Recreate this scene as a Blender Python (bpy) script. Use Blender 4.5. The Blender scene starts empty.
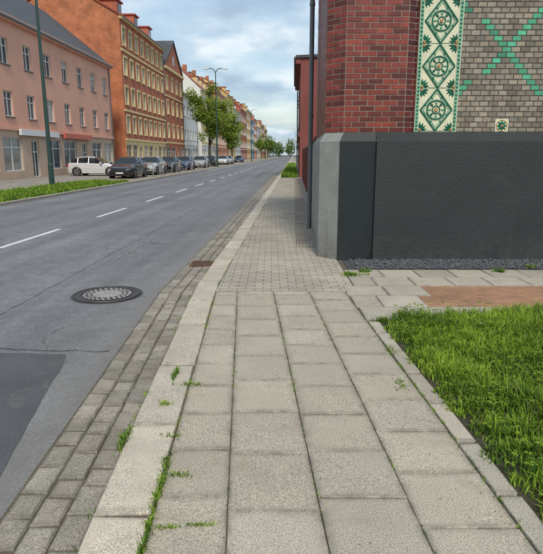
import bpy, math, random
import numpy as np
from mathutils import Vector, Matrix
random.seed(7); rng=np.random.default_rng(5)
TH=math.atan(.04)
C=bpy.context.scene.collection
R=random.random
def U(a,b): return random.uniform(a,b)

# ------------------------------------------------------------ materials
def nmat(name):
    m=bpy.data.materials.new(name); m.use_nodes=True
    nt=m.node_tree; nt.nodes.clear()
    o=nt.nodes.new('ShaderNodeOutputMaterial'); p=nt.nodes.new('ShaderNodeBsdfPrincipled')
    nt.links.new(p.outputs[0],o.inputs[0]); return m,nt,p,o
def N(nt,t,**k):
    n=nt.nodes.new(t)
    for a,b in k.items(): setattr(n,a,b)
    return n
def tc(nt,kind='Object'):
    return N(nt,'ShaderNodeTexCoord').outputs[kind]
def noise(nt,vec,scale,detail=4,rough=.6):
    n=N(nt,'ShaderNodeTexNoise'); n.inputs['Scale'].default_value=scale; n.inputs['Detail'].default_value=detail; n.inputs['Roughness'].default_value=rough
    nt.links.new(vec,n.inputs['Vector']); return n.outputs['Fac']
def ramp(nt,fac,stops):
    r=N(nt,'ShaderNodeValToRGB'); e=r.color_ramp.elements
    while len(e)<len(stops): e.new(.5)
    for i,(p,c) in enumerate(stops):
        e[i].position=p; e[i].color=(c[0],c[1],c[2],1) if hasattr(c,'__len__') else (c,c,c,1)
    nt.links.new(fac,r.inputs[0]); return r.outputs[0]
def mix(nt,a,b,fac,mode='MIX'):
    m=N(nt,'ShaderNodeMix',data_type='RGBA',blend_type=mode)
    for s,v in ((m.inputs[6],a),(m.inputs[7],b),(m.inputs[0],fac)):
        if hasattr(v,'links') or isinstance(v,bpy.types.NodeSocket): nt.links.new(v,s)
        elif hasattr(v,'__len__'): s.default_value=(v[0],v[1],v[2],1)
        else: s.default_value=v
    return m.outputs[2]
def bump(nt,p,h,strength=.3,dist=.01):
    b=N(nt,'ShaderNodeBump'); b.inputs['Strength'].default_value=strength; b.inputs['Distance'].default_value=dist
    nt.links.new(h,b.inputs['Height']); nt.links.new(b.outputs[0],p.inputs['Normal'])
def rndattr(nt,nm='rnd'):
    a=N(nt,'ShaderNodeAttribute'); a.attribute_name=nm; return a.outputs['Fac']
def mad(nt,v,a,b):
    m=N(nt,'ShaderNodeMath',operation='MULTIPLY_ADD'); nt.links.new(v,m.inputs[0]); m.inputs[1].default_value=a; m.inputs[2].default_value=b; return m.outputs[0]
def mul(nt,a,b):
    m=N(nt,'ShaderNodeMath',operation='MULTIPLY'); nt.links.new(a,m.inputs[0]); nt.links.new(b,m.inputs[1]); return m.outputs[0]

def surf(name,c,rough=.8,var=.25,scale=3,fine=60,finevar=.15,bstr=.2,bdist=.005,rv=.0,metal=0,stain=None,spec=.5,stain2=None,warm=0,edge=0,splash=None):
    m,nt,p,o=nmat(name); v=tc(nt)
    a=noise(nt,v,scale,5); f=noise(nt,v,fine,3)
    c=Vector(c)
    col=ramp(nt,a,[(.3,c*(1-var)),(.7,c*(1+var))])
    g=ramp(nt,f,[(.3,1-finevar*1.6),(.7,1+finevar)])
    col=mix(nt,col,g,1,'MULTIPLY')
    if rv:
        r=rndattr(nt); k=mad(nt,r,2*rv,1-rv); cb=N(nt,'ShaderNodeCombineXYZ')
        for i in range(3): nt.links.new(k,cb.inputs[i])
        col=mix(nt,col,cb.outputs[0],1,'MULTIPLY')
        if warm:
            w=N(nt,'ShaderNodeMath',operation='MULTIPLY'); nt.links.new(r,w.inputs[0]); w.inputs[1].default_value=7.31
            w2=N(nt,'ShaderNodeMath',operation='FRACT'); nt.links.new(w.outputs[0],w2.inputs[0])
            col=mix(nt,col,ramp(nt,w2.outputs[0],[(0,(1+warm,1,1-warm)),(1,(1-warm,1,1+warm))]),1,'MULTIPLY')
    for st in (stain,stain2):
        if st:
            s=noise(nt,v,st[0],6,.7); s=ramp(nt,s,[(st[1],0),(st[1]+.12,.8)])
            col=mix(nt,col,st[2],s)
    if edge:
        e=rndattr(nt,'edge'); en=ramp(nt,noise(nt,v,9,5,.7),[(.32,0),(.6,1)])
        fe=mad(nt,mul(nt,mul(nt,e,e),en),edge,0)
        col=mix(nt,col,c*.35,fe)
    if splash:
        sx=N(nt,'ShaderNodeSeparateXYZ'); nt.links.new(v,sx.inputs[0])
        mr=N(nt,'ShaderNodeMapRange'); nt.links.new(sx.outputs[2],mr.inputs[0]); mr.inputs[1].default_value=0; mr.inputs[2].default_value=.45; mr.inputs[3].default_value=.9; mr.inputs[4].default_value=0
        sn=ramp(nt,noise(nt,v,5,6,.75),[(.35,0),(.65,1)])
        col=mix(nt,col,splash,mul(nt,mr.outputs[0],sn))
        mp=N(nt,'ShaderNodeMapping'); mp.inputs['Scale'].default_value=(5,5,.35); nt.links.new(v,mp.inputs[0])
        dr=ramp(nt,noise(nt,mp.outputs[0],1,5,.65),[(.56,0),(.7,.35)])
        col=mix(nt,col,splash,dr)
    nt.links.new(col,p.inputs['Base Color']); p.inputs['Roughness'].default_value=rough; p.inputs['Metallic'].default_value=metal
    p.inputs['Specular IOR Level'].default_value=spec
    if bstr: bump(nt,p,f,bstr,bdist)
    return m
def brick(name,c1,c2,mo,w=.25,h=.075,ms=.01,rough=.85,var=.2,bias=0,bstr=.5):
    m,nt,p,o=nmat(name); v=tc(nt,'UV')
    b=N(nt,'ShaderNodeTexBrick'); nt.links.new(v,b.inputs['Vector'])
    b.inputs['Color1'].default_value=(*c1,1); b.inputs['Color2'].default_value=(*c2,1); b.inputs['Mortar'].default_value=(*mo,1)
    b.inputs['Scale'].default_value=1; b.inputs['Brick Width'].default_value=w; b.inputs['Row Height'].default_value=h; b.inputs['Mortar Size'].default_value=ms; b.inputs['Bias'].default_value=bias
    b.inputs['Mortar Smooth'].default_value=.2
    ob=tc(nt)
    a=noise(nt,ob,.8,6,.7); g=ramp(nt,a,[(.3,1-var),(.7,1+var)])
    f=noise(nt,ob,45,3); g2=ramp(nt,f,[(.3,.85),(.7,1.12)])
    col=mix(nt,mix(nt,b.outputs['Color'],g,1,'MULTIPLY'),g2,1,'MULTIPLY')
    nt.links.new(col,p.inputs['Base Color']); p.inputs['Roughness'].default_value=rough
    inv=mad(nt,b.outputs['Fac'],-1,1); bump(nt,p,inv,bstr,.006)
    return m
def leafmat(name,c1,c2,trans=.35):
    m,nt,p,o=nmat(name); r=rndattr(nt)
    col=ramp(nt,r,[(0,c1),(1,c2)])
    nt.links.new(col,p.inputs['Base Color']); p.inputs['Roughness'].default_value=.55; p.inputs['Specular IOR Level'].default_value=.3
    t=N(nt,'ShaderNodeBsdfTranslucent'); nt.links.new(col,t.inputs[0])
    s=N(nt,'ShaderNodeMixShader'); s.inputs[0].default_value=trans
    nt.links.new(p.outputs[0],s.inputs[1]); nt.links.new(t.outputs[0],s.inputs[2]); nt.links.new(s.outputs[0],o.inputs[0]); return m
def glassmat(name):
    m,nt,p,o=nmat(name); r=rndattr(nt)
    col=ramp(nt,r,[(0,(.015,.02,.025)),(.6,(.04,.05,.06)),(.7,(.22,.22,.2)),(1,(.42,.41,.37))])
    nt.links.new(col,p.inputs['Base Color']); p.inputs['Roughness'].default_value=.08; return m

def asphalt():
    m,nt,p,o=nmat('asphalt_worn'); v=tc(nt)
    big=noise(nt,v,.35,6,.65); mid=noise(nt,v,5,5,.7)
    vo=N(nt,'ShaderNodeTexVoronoi'); vo.inputs['Scale'].default_value=120; nt.links.new(v,vo.inputs['Vector'])
    col=ramp(nt,big,[(.3,(.125,.128,.138)),(.7,(.185,.188,.198))])
    col=mix(nt,col,ramp(nt,mid,[(.25,.76),(.75,1.2)]),1,'MULTIPLY')
    sp=ramp(nt,vo.outputs['Color'],[(.1,.65),(.5,1.0),(.95,1.5)])
    col=mix(nt,col,sp,1,'MULTIPLY')
    mp=N(nt,'ShaderNodeMapping'); mp.inputs['Scale'].default_value=(1.4,.03,1); nt.links.new(v,mp.inputs[0])
    st=noise(nt,mp.outputs[0],1,4,.6); col=mix(nt,col,ramp(nt,st,[(.35,.82),(.65,1.18)]),1,'MULTIPLY')
    sx=N(nt,'ShaderNodeSeparateXYZ'); nt.links.new(v,sx.inputs[0])
    wob=noise(nt,v,2.2,5,.7); ad=mad(nt,wob,1.1,-.55); sm=N(nt,'ShaderNodeMath',operation='ADD'); nt.links.new(sx.outputs[0],sm.inputs[0]); nt.links.new(ad,sm.inputs[1])
    mr=N(nt,'ShaderNodeMapRange'); nt.links.new(sm.outputs[0],mr.inputs[0]); mr.inputs[1].default_value=-2.4; mr.inputs[2].default_value=-1.5; mr.inputs[3].default_value=0; mr.inputs[4].default_value=.5
    col=mix(nt,col,(.19,.175,.15),mr.outputs[0])
    vc=N(nt,'ShaderNodeTexVoronoi',feature='DISTANCE_TO_EDGE'); vc.inputs['Scale'].default_value=.35
    wb=N(nt,'ShaderNodeTexNoise'); wb.inputs['Scale'].default_value=1.3; wb.inputs['Detail'].default_value=6; nt.links.new(v,wb.inputs['Vector'])
    va=N(nt,'ShaderNodeVectorMath',operation='MULTIPLY_ADD'); nt.links.new(wb.outputs['Color'],va.inputs[0]); va.inputs[1].default_value=(1.5,1.5,0); nt.links.new(v,va.inputs[2])
    nt.links.new(va.outputs[0],vc.inputs['Vector'])
    ck=ramp(nt,vc.outputs['Distance'],[(.0015,1),(.004,0)])
    gate=ramp(nt,noise(nt,v,.25,2),[(.48,0),(.54,.7)])
    ckm=mix(nt,ck,gate,1,'MULTIPLY')
    col=mix(nt,col,(.05,.05,.052),ckm)
    nt.links.new(col,p.inputs['Base Color']); p.inputs['Roughness'].default_value=.8
    bump(nt,p,vo.outputs['Distance'],.35,.006)
    return m

M={}
M['asphalt']=asphalt()
M['asphalt_patch']=surf('asphalt_patch',(.088,.091,.099),.85,.15,2,130,.35,.4,stain=(3,.58,(.14,.135,.125)))
M['tar']=surf('tar_seam',(.06,.06,.062),.7,.2,4,80)
M['palecrack']=surf('pale_seam',(.28,.28,.27),.9,.3,6,80)
M['paint']=surf('road_paint',(.66,.66,.64),.7,.12,3,70,.25,.3,stain=(9,.58,(.28,.28,.28)))
M['slab']=surf('concrete_slab',(.43,.385,.305),.9,.1,1.7,150,.38,.4,.004,.09,stain=(2.6,.56,(.31,.27,.205)),stain2=(14,.66,(.2,.175,.14)),warm=.01,edge=.75)
M['slab_cool']=surf('concrete_slab_grey',(.42,.38,.31),.9,.12,2.2,150,.35,.4,.004,.12,stain=(4,.58,(.27,.24,.19)),stain2=(14,.66,(.19,.17,.14)),warm=.012,edge=.7)
M['kerb']=surf('kerb_granite',(.53,.475,.385),.85,.14,3,190,.45,.45,.004,.1,stain=(4,.58,(.36,.32,.26)),stain2=(16,.66,(.22,.19,.15)),warm=.012,edge=.7)
M['sett']=surf('gutter_sett',(.29,.26,.215),.85,.25,4,120,.35,.5,.006,.2,stain=(6,.60,(.16,.14,.11)),warm=.012,edge=.7)
M['joint']=surf('joint_dirt',(.12,.1,.07),.95,.35,8,90,.3,.6,.01)
M['soil']=surf('soil',(.05,.045,.025),.95,.3,6,60,.3,.6)
M['pave']=brick('paving_block',(.33,.295,.24),(.42,.38,.31),(.15,.13,.1),.21,.105,.006,.9,.2)
M['pave2']=brick('paving_strip',(.27,.225,.18),(.36,.31,.25),(.11,.095,.075),.12,.12,.008,.9,.3)
M['clinker']=brick('clinker_paving',(.4,.2,.1),(.3,.145,.08),(.24,.19,.14),.12,.06,.008,.85,.3)
M['ground']=surf('ground_earth',(.07,.085,.04),.95,.3,.02,2,.2,0)
M['verge']=surf('verge_turf',(.06,.12,.02),.95,.35,.8,15,.3,.5)
M['leftpave']=brick('far_pavement',(.25,.235,.21),(.31,.29,.25),(.14,.13,.11),.5,.5,.01,.9,.15)
M['base_dark']=surf('plinth_paint_slate',(.021,.027,.029),.6,.15,1.3,45,.15,.8,.01,stain=(2.2,.62,(.034,.04,.041)),stain2=(18,.7,(.07,.07,.065)),splash=(.055,.055,.05))
M['base_black']=surf('plinth_paint_black',(.006,.012,.014),.5,.2,2,60,.15,.5,.006,splash=(.03,.033,.032))
M['base_grey']=surf('plinth_paint_grey',(.25,.255,.235),.65,.15,3,60,.15,.6,.006,stain=(3.5,.6,(.15,.15,.14)),splash=(.12,.115,.1))
M['mortar']=surf('mortar',(.25,.2,.165),.95,.25,4,100)
M['mortar_grey']=surf('mortar_grey',(.09,.085,.075),.95,.2,4,100)
M['rbrick']=surf('glazed_red_brick',(.185,.03,.018),.4,.25,5,70,.3,.3,.003,.5,stain=(1.5,.62,(.1,.02,.016)),warm=.06)
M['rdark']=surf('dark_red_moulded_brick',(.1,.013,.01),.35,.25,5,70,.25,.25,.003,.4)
M['gbrick']=surf('glazed_grey_brick',(.25,.215,.165),.42,.2,4,70,.2,.3,.003,.38,stain=(5,.56,(.15,.1,.072)),warm=.06)
M['green_brick']=surf('glazed_green_brick',(.08,.36,.21),.22,.2,6,70,.2,.2,.003,.35)
M['tile_cream']=surf('tile_cream',(.66,.64,.46),.25,.12,6,60,.1,.15,stain=(9,.62,(.4,.38,.25)))
M['tile_green']=surf('tile_green',(.015,.14,.08),.2,.25,9,60,.15,.15)
M['tile_mint']=surf('tile_mint',(.2,.45,.3),.22,.2,9,60,.12,.15)
M['tile_ochre']=surf('tile_ochre',(.4,.25,.09),.3,.2,9,60,.12,.15)
M['brickside']=brick('red_brick_side',(.27,.06,.04),(.17,.04,.03),(.15,.13,.11))
M['zinc']=surf('zinc_pipe',(.14,.15,.16),.45,.15,3,50,.1,.1,metal=.4)
M['redbrown']=surf('redbrown_render',(.2,.055,.045),.8,.15,.6,20,.1,.2)
M['gravel']=surf('gravel_basalt',(.1,.105,.115),.8,.2,10,90,.2,.3,.004,.45)
M['iron']=surf('cast_iron',(.085,.08,.078),.55,.2,6,90,.25,.3,metal=.5)
M['rust']=surf('rusty_iron',(.13,.07,.045),.8,.35,10,90,.25,.3,metal=.2)
M['concring']=surf('manhole_concrete',(.3,.29,.27),.85,.2,6,120,.3,.3)
M['grass']=leafmat('grass_blade',(.05,.13,.012),(.38,.54,.05))
M['drygrass']=leafmat('dry_blade',(.3,.26,.12),(.46,.42,.18))
M['leaf']=leafmat('spring_leaf',(.09,.15,.02),(.30,.38,.05),.4)
M['leaf2']=leafmat('dark_leaf',(.04,.09,.015),(.14,.2,.035),.3)
M['bark']=surf('bark',(.09,.075,.055),.95,.3,4,30,.3,.6,.02)
M['petal']=surf('petal_white',(.75,.75,.68),.6,.05)
M['debris']=surf('leaf_litter',(.14,.1,.055),.9,.3,5,30,.2,.1,rv=.5)
M['pink']=surf('pink_render',(.72,.39,.28),.9,.09,.4,10,.06,.1,stain=(.5,.62,(.58,.33,.25)))
M['pinklow']=surf('beige_render',(.52,.38,.28),.9,.1,.5,10,.05,.1)
M['cream']=surf('cream_stucco',(.68,.53,.27),.85,.08,.6,10,.05,.1,stain=(1.2,.62,(.5,.38,.2)))
M['ored']=brick('orange_brick_flank',(.54,.17,.06),(.42,.12,.045),(.34,.2,.13),.25,.075,.01,.9,.35)
M['bred']=brick('red_brick_front',(.5,.115,.05),(.39,.085,.045),(.36,.22,.15),.25,.075,.01,.9,.25)
M['white']=surf('white_render',(.7,.69,.64),.85,.06,.6,10,.05,.1,stain=(.7,.64,(.55,.54,.5)))
M['ochre']=surf('ochre_render',(.64,.42,.16),.85,.08,.6,10,.05,.1)
M['salmon']=surf('salmon_render',(.62,.22,.11),.85,.08,.6,10,.05,.1)
M['blue']=surf('blue_render',(.16,.38,.6),.85,.06,.6,10,.05,.1)
M['slate']=brick('slate_roof',(.06,.065,.075),(.085,.09,.1),(.035,.035,.04),.3,.25,.02,.7,.2)
M['redroof']=brick('red_tile_roof',(.42,.1,.045),(.32,.07,.04),(.12,.04,.03),.22,.3,.02,.8,.25)
M['frame']=surf('window_frame_white',(.7,.7,.67),.5,.05)
M['framed']=surf('window_frame_dark',(.07,.05,.04),.5,.05)
M['glass']=glassmat('window_glass')
M['green_metal']=surf('lamp_green_paint',(.02,.055,.045),.45,.15,3,40)
M['grey_metal']=surf('galvanised_steel',(.3,.31,.32),.45,.12,3,40,metal=.5)
M['lamp']=surf('lamp_lens',(.6,.6,.58),.3,.05)
M['tyre']=surf('tyre_rubber',(.018,.018,.018),.85,.1)
M['rim']=surf('wheel_rim',(.4,.41,.42),.3,.1,metal=.7)
M['plate']=surf('number_plate',(.7,.7,.68),.4,.02)
M['headl']=surf('headlight_glass',(.6,.62,.65),.1,.05)
M['tail']=surf('taillight',(.4,.02,.02),.2,.05)
M['black']=surf('black_plastic',(.02,.02,.02),.5,.1)
M['shop']=surf('shop_sign',(.55,.12,.08),.5,.05)
M['signw']=surf('sign_white',(.7,.7,.7),.4,.03)
def paint(name,c,rough=.22):
    m,nt,p,o=nmat(name); p.inputs['Base Color'].default_value=(*c,1); p.inputs['Roughness'].default_value=rough
    p.inputs['Coat Weight'].default_value=.7; p.inputs['Coat Roughness'].default_value=.05; p.inputs['Metallic'].default_value=.2; return m
M['car_black']=paint('car_paint_black',(.012,.013,.016)); M['car_silver']=paint('car_paint_silver',(.42,.43,.44)); M['car_white']=paint('car_paint_white',(.7,.7,.7)); M['car_blue']=paint('car_paint_blue',(.03,.06,.14)); M['car_red']=paint('car_paint_red',(.25,.02,.02))
cg,nt_,p_,o_=nmat('car_glass'); p_.inputs['Base Color'].default_value=(.015,.018,.02,1); p_.inputs['Roughness'].default_value=.05; M['cglass']=cg

# ------------------------------------------------------------ mesh builder
class MB:
    def __init__(s): s.v=[];s.f=[];s.m=[];s.r=[];s.ed=set()
    def poly(s,pts,mat,r=None):
        i=len(s.v); s.v+= [tuple(p) for p in pts]; s.f.append(tuple(range(i,i+len(pts)))); s.m.append(mat); s.r.append(R() if r is None else r)
    def hexa(s,p,mat,r=None,skip=()):
        r=R() if r is None else r
        i=len(s.v); s.v+=[tuple(q) for q in p]
        for k,f in enumerate(((3,2,1,0),(4,5,6,7),(0,1,5,4),(1,2,6,5),(2,3,7,6),(3,0,4,7))):
            if k in skip: continue
            s.f.append(tuple(i+j for j in f)); s.m.append(mat); s.r.append(r)
    def box(s,x0,x1,y0,y1,z0,z1,mat,r=None,skip=()):
        s.hexa([(x0,y0,z0),(x1,y0,z0),(x1,y1,z0),(x0,y1,z0),(x0,y0,z1),(x1,y0,z1),(x1,y1,z1),(x0,y1,z1)],mat,r,skip)
    def obox(s,o,u,n,u0,u1,d0,d1,z0,z1,mat,r=None):
        def P(a,d,z): q=o+u*a+n*d; return (q.x,q.y,q.z+z)
        s.hexa([P(u0,d1,z0),P(u1,d1,z0),P(u1,d0,z0),P(u0,d0,z0),P(u0,d1,z1),P(u1,d1,z1),P(u1,d0,z1),P(u0,d0,z1)],mat,r)
    def slab(s,q,z0,z1,mat,bev=.006,r=None,tilt=.0015,ew=.04):
        r=R() if r is None else r
        c=(sum(p[0] for p in q)/4,sum(p[1] for p in q)/4)
        i=len(s.v); dz=[U(-tilt,tilt) for _ in q]
        def ins(p,d):
            vx,vy=c[0]-p[0],c[1]-p[1]; l=max(1e-6,math.hypot(vx,vy)); d=min(d*1.4,l*.6); return (p[0]+vx/l*d,p[1]+vy/l*d)
        for p in q: s.v.append((p[0],p[1],z0))
        for k,p in enumerate(q): s.v.append((p[0],p[1],z1-bev+dz[k]))
        for k,p in enumerate(q): a=ins(p,bev*U(.7,1.9)); s.v.append((a[0],a[1],z1+dz[k]))
        mz=z1+sum(dz)/4
        for k,p in enumerate(q): a=ins(p,ew*U(.8,1.3)); s.v.append((a[0],a[1],z1+dz[k]*.8+(mz-z1)*.2))
        s.ed.update(range(i,i+12))
        fs=[(i+12,i+13,i+14,i+15)]
        for k in range(4):
            n=(k+1)%4
            for w in (0,4,8): fs.append((i+w+k,i+w+n,i+w+4+n,i+w+4+k))
        for f in fs: s.f.append(f); s.m.append(mat); s.r.append(r)
    def cyl(s,p0,p1,r0,r1,mat,n=10,cap=True,r=None):
        p0=Vector(p0);p1=Vector(p1); d=(p1-p0).normalized(); a=d.orthogonal().normalized(); b=d.cross(a)
        i=len(s.v); r=R() if r is None else r
        for p,rr in ((p0,r0),(p1,r1)):
            for k in range(n):
                t=2*math.pi*k/n; s.v.append(tuple(p+a*math.cos(t)*rr+b*math.sin(t)*rr))
        for k in range(n):
            s.f.append((i+k,i+(k+1)%n,i+n+(k+1)%n,i+n+k)); s.m.append(mat); s.r.append(r)
        if cap:
            s.f.append(tuple(i+k for k in range(n))[::-1]); s.m.append(mat); s.r.append(r)
            s.f.append(tuple(i+n+k for k in range(n))); s.m.append(mat); s.r.append(r)
    def torus(s,c,ax,R0,r0,mat,n=20,m=6):
        c=Vector(c); d=Vector(ax).normalized(); a=d.orthogonal().normalized(); b=d.cross(a); i=len(s.v); r=R()
        for k in range(n):
            t=2*math.pi*k/n; e=a*math.cos(t)+b*math.sin(t)
            for j in range(m):
                w=2*math.pi*j/m; s.v.append(tuple(c+e*(R0+r0*math.cos(w))+d*r0*math.sin(w)))
        for k in range(n):
            for j in range(m):
                s.f.append((i+k*m+j,i+((k+1)%n)*m+j,i+((k+1)%n)*m+(j+1)%m,i+k*m+(j+1)%m)); s.m.append(mat); s.r.append(r)
    def make(s,name,parent=None,street=False,smooth=False):
        me=bpy.data.meshes.new(name); me.from_pydata(s.v,[],s.f); me.update()
        names=sorted(set(s.m)); idx={n:i for i,n in enumerate(names)}
        for n in names: me.materials.append(M[n])
        me.polygons.foreach_set('material_index',[idx[x] for x in s.m])
        at=me.attributes.new('rnd','FLOAT','FACE'); at.data.foreach_set('value',s.r)
        if s.ed:
            at=me.attributes.new('edge','FLOAT','POINT'); at.data.foreach_set('value',[1.0 if k in s.ed else 0.0 for k in range(len(s.v))])
        uv=me.uv_layers.new(name='UVMap')
        nl=len(me.loops); co=np.empty(len(me.vertices)*3); me.vertices.foreach_get('co',co); co=co.reshape(-1,3)
        li=np.empty(nl,dtype=np.int32); me.loops.foreach_get('vertex_index',li)
        no=np.empty(len(me.polygons)*3); me.polygons.foreach_get('normal',no); no=no.reshape(-1,3)
        lt=np.empty(len(me.polygons),dtype=np.int32); me.polygons.foreach_get('loop_total',lt)
        ln=np.repeat(no,lt,axis=0); P=co[li]
        hz=np.abs(ln[:,2])>.8
        h=np.hypot(ln[:,0],ln[:,1])+1e-9; tx=-ln[:,1]/h; ty=ln[:,0]/h
        sg=np.where((np.abs(tx)>np.abs(ty))*(tx<0)+(np.abs(tx)<=np.abs(ty))*(ty<0),-1,1)
        u=np.where(hz,P[:,0],(P[:,0]*tx+P[:,1]*ty)*sg); vv=np.where(hz,P[:,1],P[:,2]/np.maximum(h,.3))
        uv.data.foreach_set('uv',np.stack([u,vv],1).ravel())
        if smooth: me.polygons.foreach_set('use_smooth',[True]*len(me.polygons))
        ob=bpy.data.objects.new(name,me); C.objects.link(ob)
        if parent: ob.parent=parent
        elif street: ob.rotation_euler=(0,0,-TH)
        return ob
def empty(name,street=False,loc=(0,0,0),rz=0):
    e=bpy.data.objects.new(name,None); C.objects.link(e); e.empty_display_size=.3
    x,y,z=loc
    if street:
        e.location=(x*math.cos(TH)+y*math.sin(TH),-x*math.sin(TH)+y*math.cos(TH),z); e.rotation_euler=(0,0,rz-TH)
    else: e.location=loc; e.rotation_euler=(0,0,rz)
    return e
def S(x,y): return (x*math.cos(TH)+y*math.sin(TH),-x*math.sin(TH)+y*math.cos(TH))

# ------------------------------------------------------------ ground sheets
b=MB(); b.poly([(-3000,-3000,-.16),(3000,-3000,-.16),(3000,3000,-.16),(-3000,3000,-.16)],'ground'); b.make('ground')
RZ=-.08
b=MB(); b.poly([(-9.9,-80,RZ),(0,-80,RZ),(0,600,RZ),(-9.9,600,RZ)],'asphalt'); b.make('road',street=True)
def kerbL(y):
    pts=[(-60,.9),(-6,-.62),(0,-.74),(2,-.81),(6.6,-.95)]
    if y>=6.6: return -.95+.04*(y-6.6)
    for (a,x0),(c,x1) in zip(pts,pts[1:]):
        if y<=c: return x0+(x1-x0)*(y-a)/(c-a)
def kerbR(y): return kerbL(y)+.27
b=MB()
ys=[-60,-6,0,2,6.6,60]
b.poly([(kerbL(y)+.05,y,-.014) for y in ys]+[(40,60,-.014),(40,-60,-.014)],'joint'); b.make('pavement_bed')
b=MB()
b.poly([(kerbR(6.35)+.0,6.35,-.004),(1.02,6.35,-.004),(1.02,8.6,-.004),(kerbR(8.6),8.6,-.004)],'pave')
b.poly([(kerbR(8.6),8.6,-.004),(1.02,8.6,-.004),(*S(.95,39),-.004),(kerbR(39),39,-.004)],'pave')
b.poly([(kerbR(39),39,-.004),(*S(.95,39),-.004),(*S(.95,400),-.004),(kerbR(400),400,-.004)],'pave')
b.make('pavement_blocks')
b=MB(); b.poly([(.05,9.6,0),(.42,9.6,0),(.42,39,0),(.05,39,0)],'pave2'); b.make('pavement_strip',street=True)
b=MB()
def strip(pts,w,mat,z=RZ+.008):
    for (x0,y0),(x1,y1) in zip(pts,pts[1:]):
        d=Vector((x1-x0,y1-y0)).normalized(); n=Vector((-d.y,d.x))*w/2*U(.5,1.4)
        b.poly([(x0+n.x,y0+n.y,z),(x0-n.x,y0-n.y,z),(x1-n.x,y1-n.y,z),(x1+n.x,y1+n.y,z)],mat)
def wig(p,q,n,a):
    out=[]
    for i in range(n+1):
        t=i/n; out.append((p[0]+(q[0]-p[0])*t+U(-a,a),p[1]+(q[1]-p[1])*t+U(-a,a)))
    return out
strip(wig((-2.55,8.6),(-2.42,11.4),14,.02),.022,'palecrack')
strip(wig((-1.42,4.5),(-6,4.85),60,.02),.010,'tar')
strip(wig((-3.0,3.5),(-.95,55),300,.02),.008,'tar',RZ+.0075)
b.make('road_seams')
b=MB(); pe=wig((-1.36,2.0),(-1.75,4.4),14,.012)+wig((-1.78,4.44),(-6,4.75),24,.012)
b.poly([(q[0],q[1],RZ+.004) for q in [(-1.3,-3)]+pe+[(-6,-3)]][::-1],'asphalt_patch'); b.make('road_patch')
b=MB()
y=4.6
while y<330:
    b.box(-5.47,-5.35,y,y+2.6,RZ-.01,RZ+.006,'paint'); y+=5.15
b.box(-9.45,-9.35,60,300,RZ-.01,RZ+.006,'paint')
b.make('road_marking',street=True)
# ------------------------------------------------------------ kerb stones & gutter
b=MB(); y=-4
while y<75:
    L=U(.78,1.05) if y<40 else 3
    y1=y+L-.010
    j=U(-.006,.006)
    b.slab([(kerbL(y)+j,y),(kerbR(y)+j,y+U(-.01,.01)),(kerbR(y1)+j,y1),(kerbL(y1)+j,y1)],-.15,.0+U(-.004,.006),'kerb',.012 if y<40 else .01,tilt=.004)
    y+=L
b.slab([(kerbL(75),75),(kerbR(75),75),(kerbR(600),600),(kerbL(600),600)],-.15,0,'kerb',.01)
b.make('kerb')
b=MB()
for row in range(3):
    y=-3+row*.07
    while y<46:
        L=U(.15,.26); w=.145
        def gx(y,row=row): return kerbL(y)-.008-w*(row+1)
        y1=y+L-.01; g=.009; j=U(-.004,.004)
        b.slab([(gx(y)+j,y+U(-.006,.006)),(gx(y)+w-g+j,y+U(-.006,.006)),(gx(y1)+w-g+j,y1+U(-.004,.004)),(gx(y1)+j,y1)],-.15,RZ+.019-.003*row+U(-.003,.003),'sett',.008,tilt=.002,ew=.03)
        y+=L
b.make('gutter')
b=MB(); b.poly([(kerbL(-3)-.455,-3,RZ+.0025),(kerbL(-3)+.1,-3,RZ+.0025),(kerbL(6.6)+.1,6.6,RZ+.0025),(kerbL(46)+.1,46,RZ+.0025),(kerbL(46)-.455,46,RZ+.0025),(kerbL(6.6)-.455,6.6,RZ+.0025)],'joint'); b.make('gutter_bed')
b=MB(); gy=8.35; gxx=kerbL(gy)-.36
b.box(gxx-.02,gxx+.34,gy-.22,gy+.24,RZ-.01,RZ+.026,'rust')
for k in range(7): b.box(gxx+.01+k*.045,gxx+.03+k*.045,gy-.19,gy+.21,RZ,RZ+.036,'rust')
b.make('storm_drain')
e=empty('manhole_cover',loc=(-2.02,6.5,RZ))
b=MB()
def ring(b,r0,r1,z,mat,n=48):
    for k in range(n):
        a0=2*math.pi*k/n;a1=2*math.pi*(k+1)/n
        b.poly([(r0*math.cos(a0),r0*math.sin(a0),z),(r1*math.cos(a0),r1*math.sin(a0),z),(r1*math.cos(a1),r1*math.sin(a1),z),(r0*math.cos(a1),r0*math.sin(a1),z)],mat,.5)
ring(b,.0001,.43,.004,'tar'); ring(b,.32,.405,.0095,'iron'); b.make('frame_ring',e)
b=MB(); ring(b,.0001,.3,.0105,'iron'); ring(b,.0001,.18,.0135,'concring')
for rr,n in ((.27,26),(.215,20)):
    for k in range(n):
        a=2*math.pi*k/n; b.cyl((rr*math.cos(a),rr*math.sin(a),.008),(rr*math.cos(a),rr*math.sin(a),.018),.02,.017,'concring',8)
b.torus((0,0,.012),(0,0,1),.395,.008,'iron',40,6)
b.make('lid',e)

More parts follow.
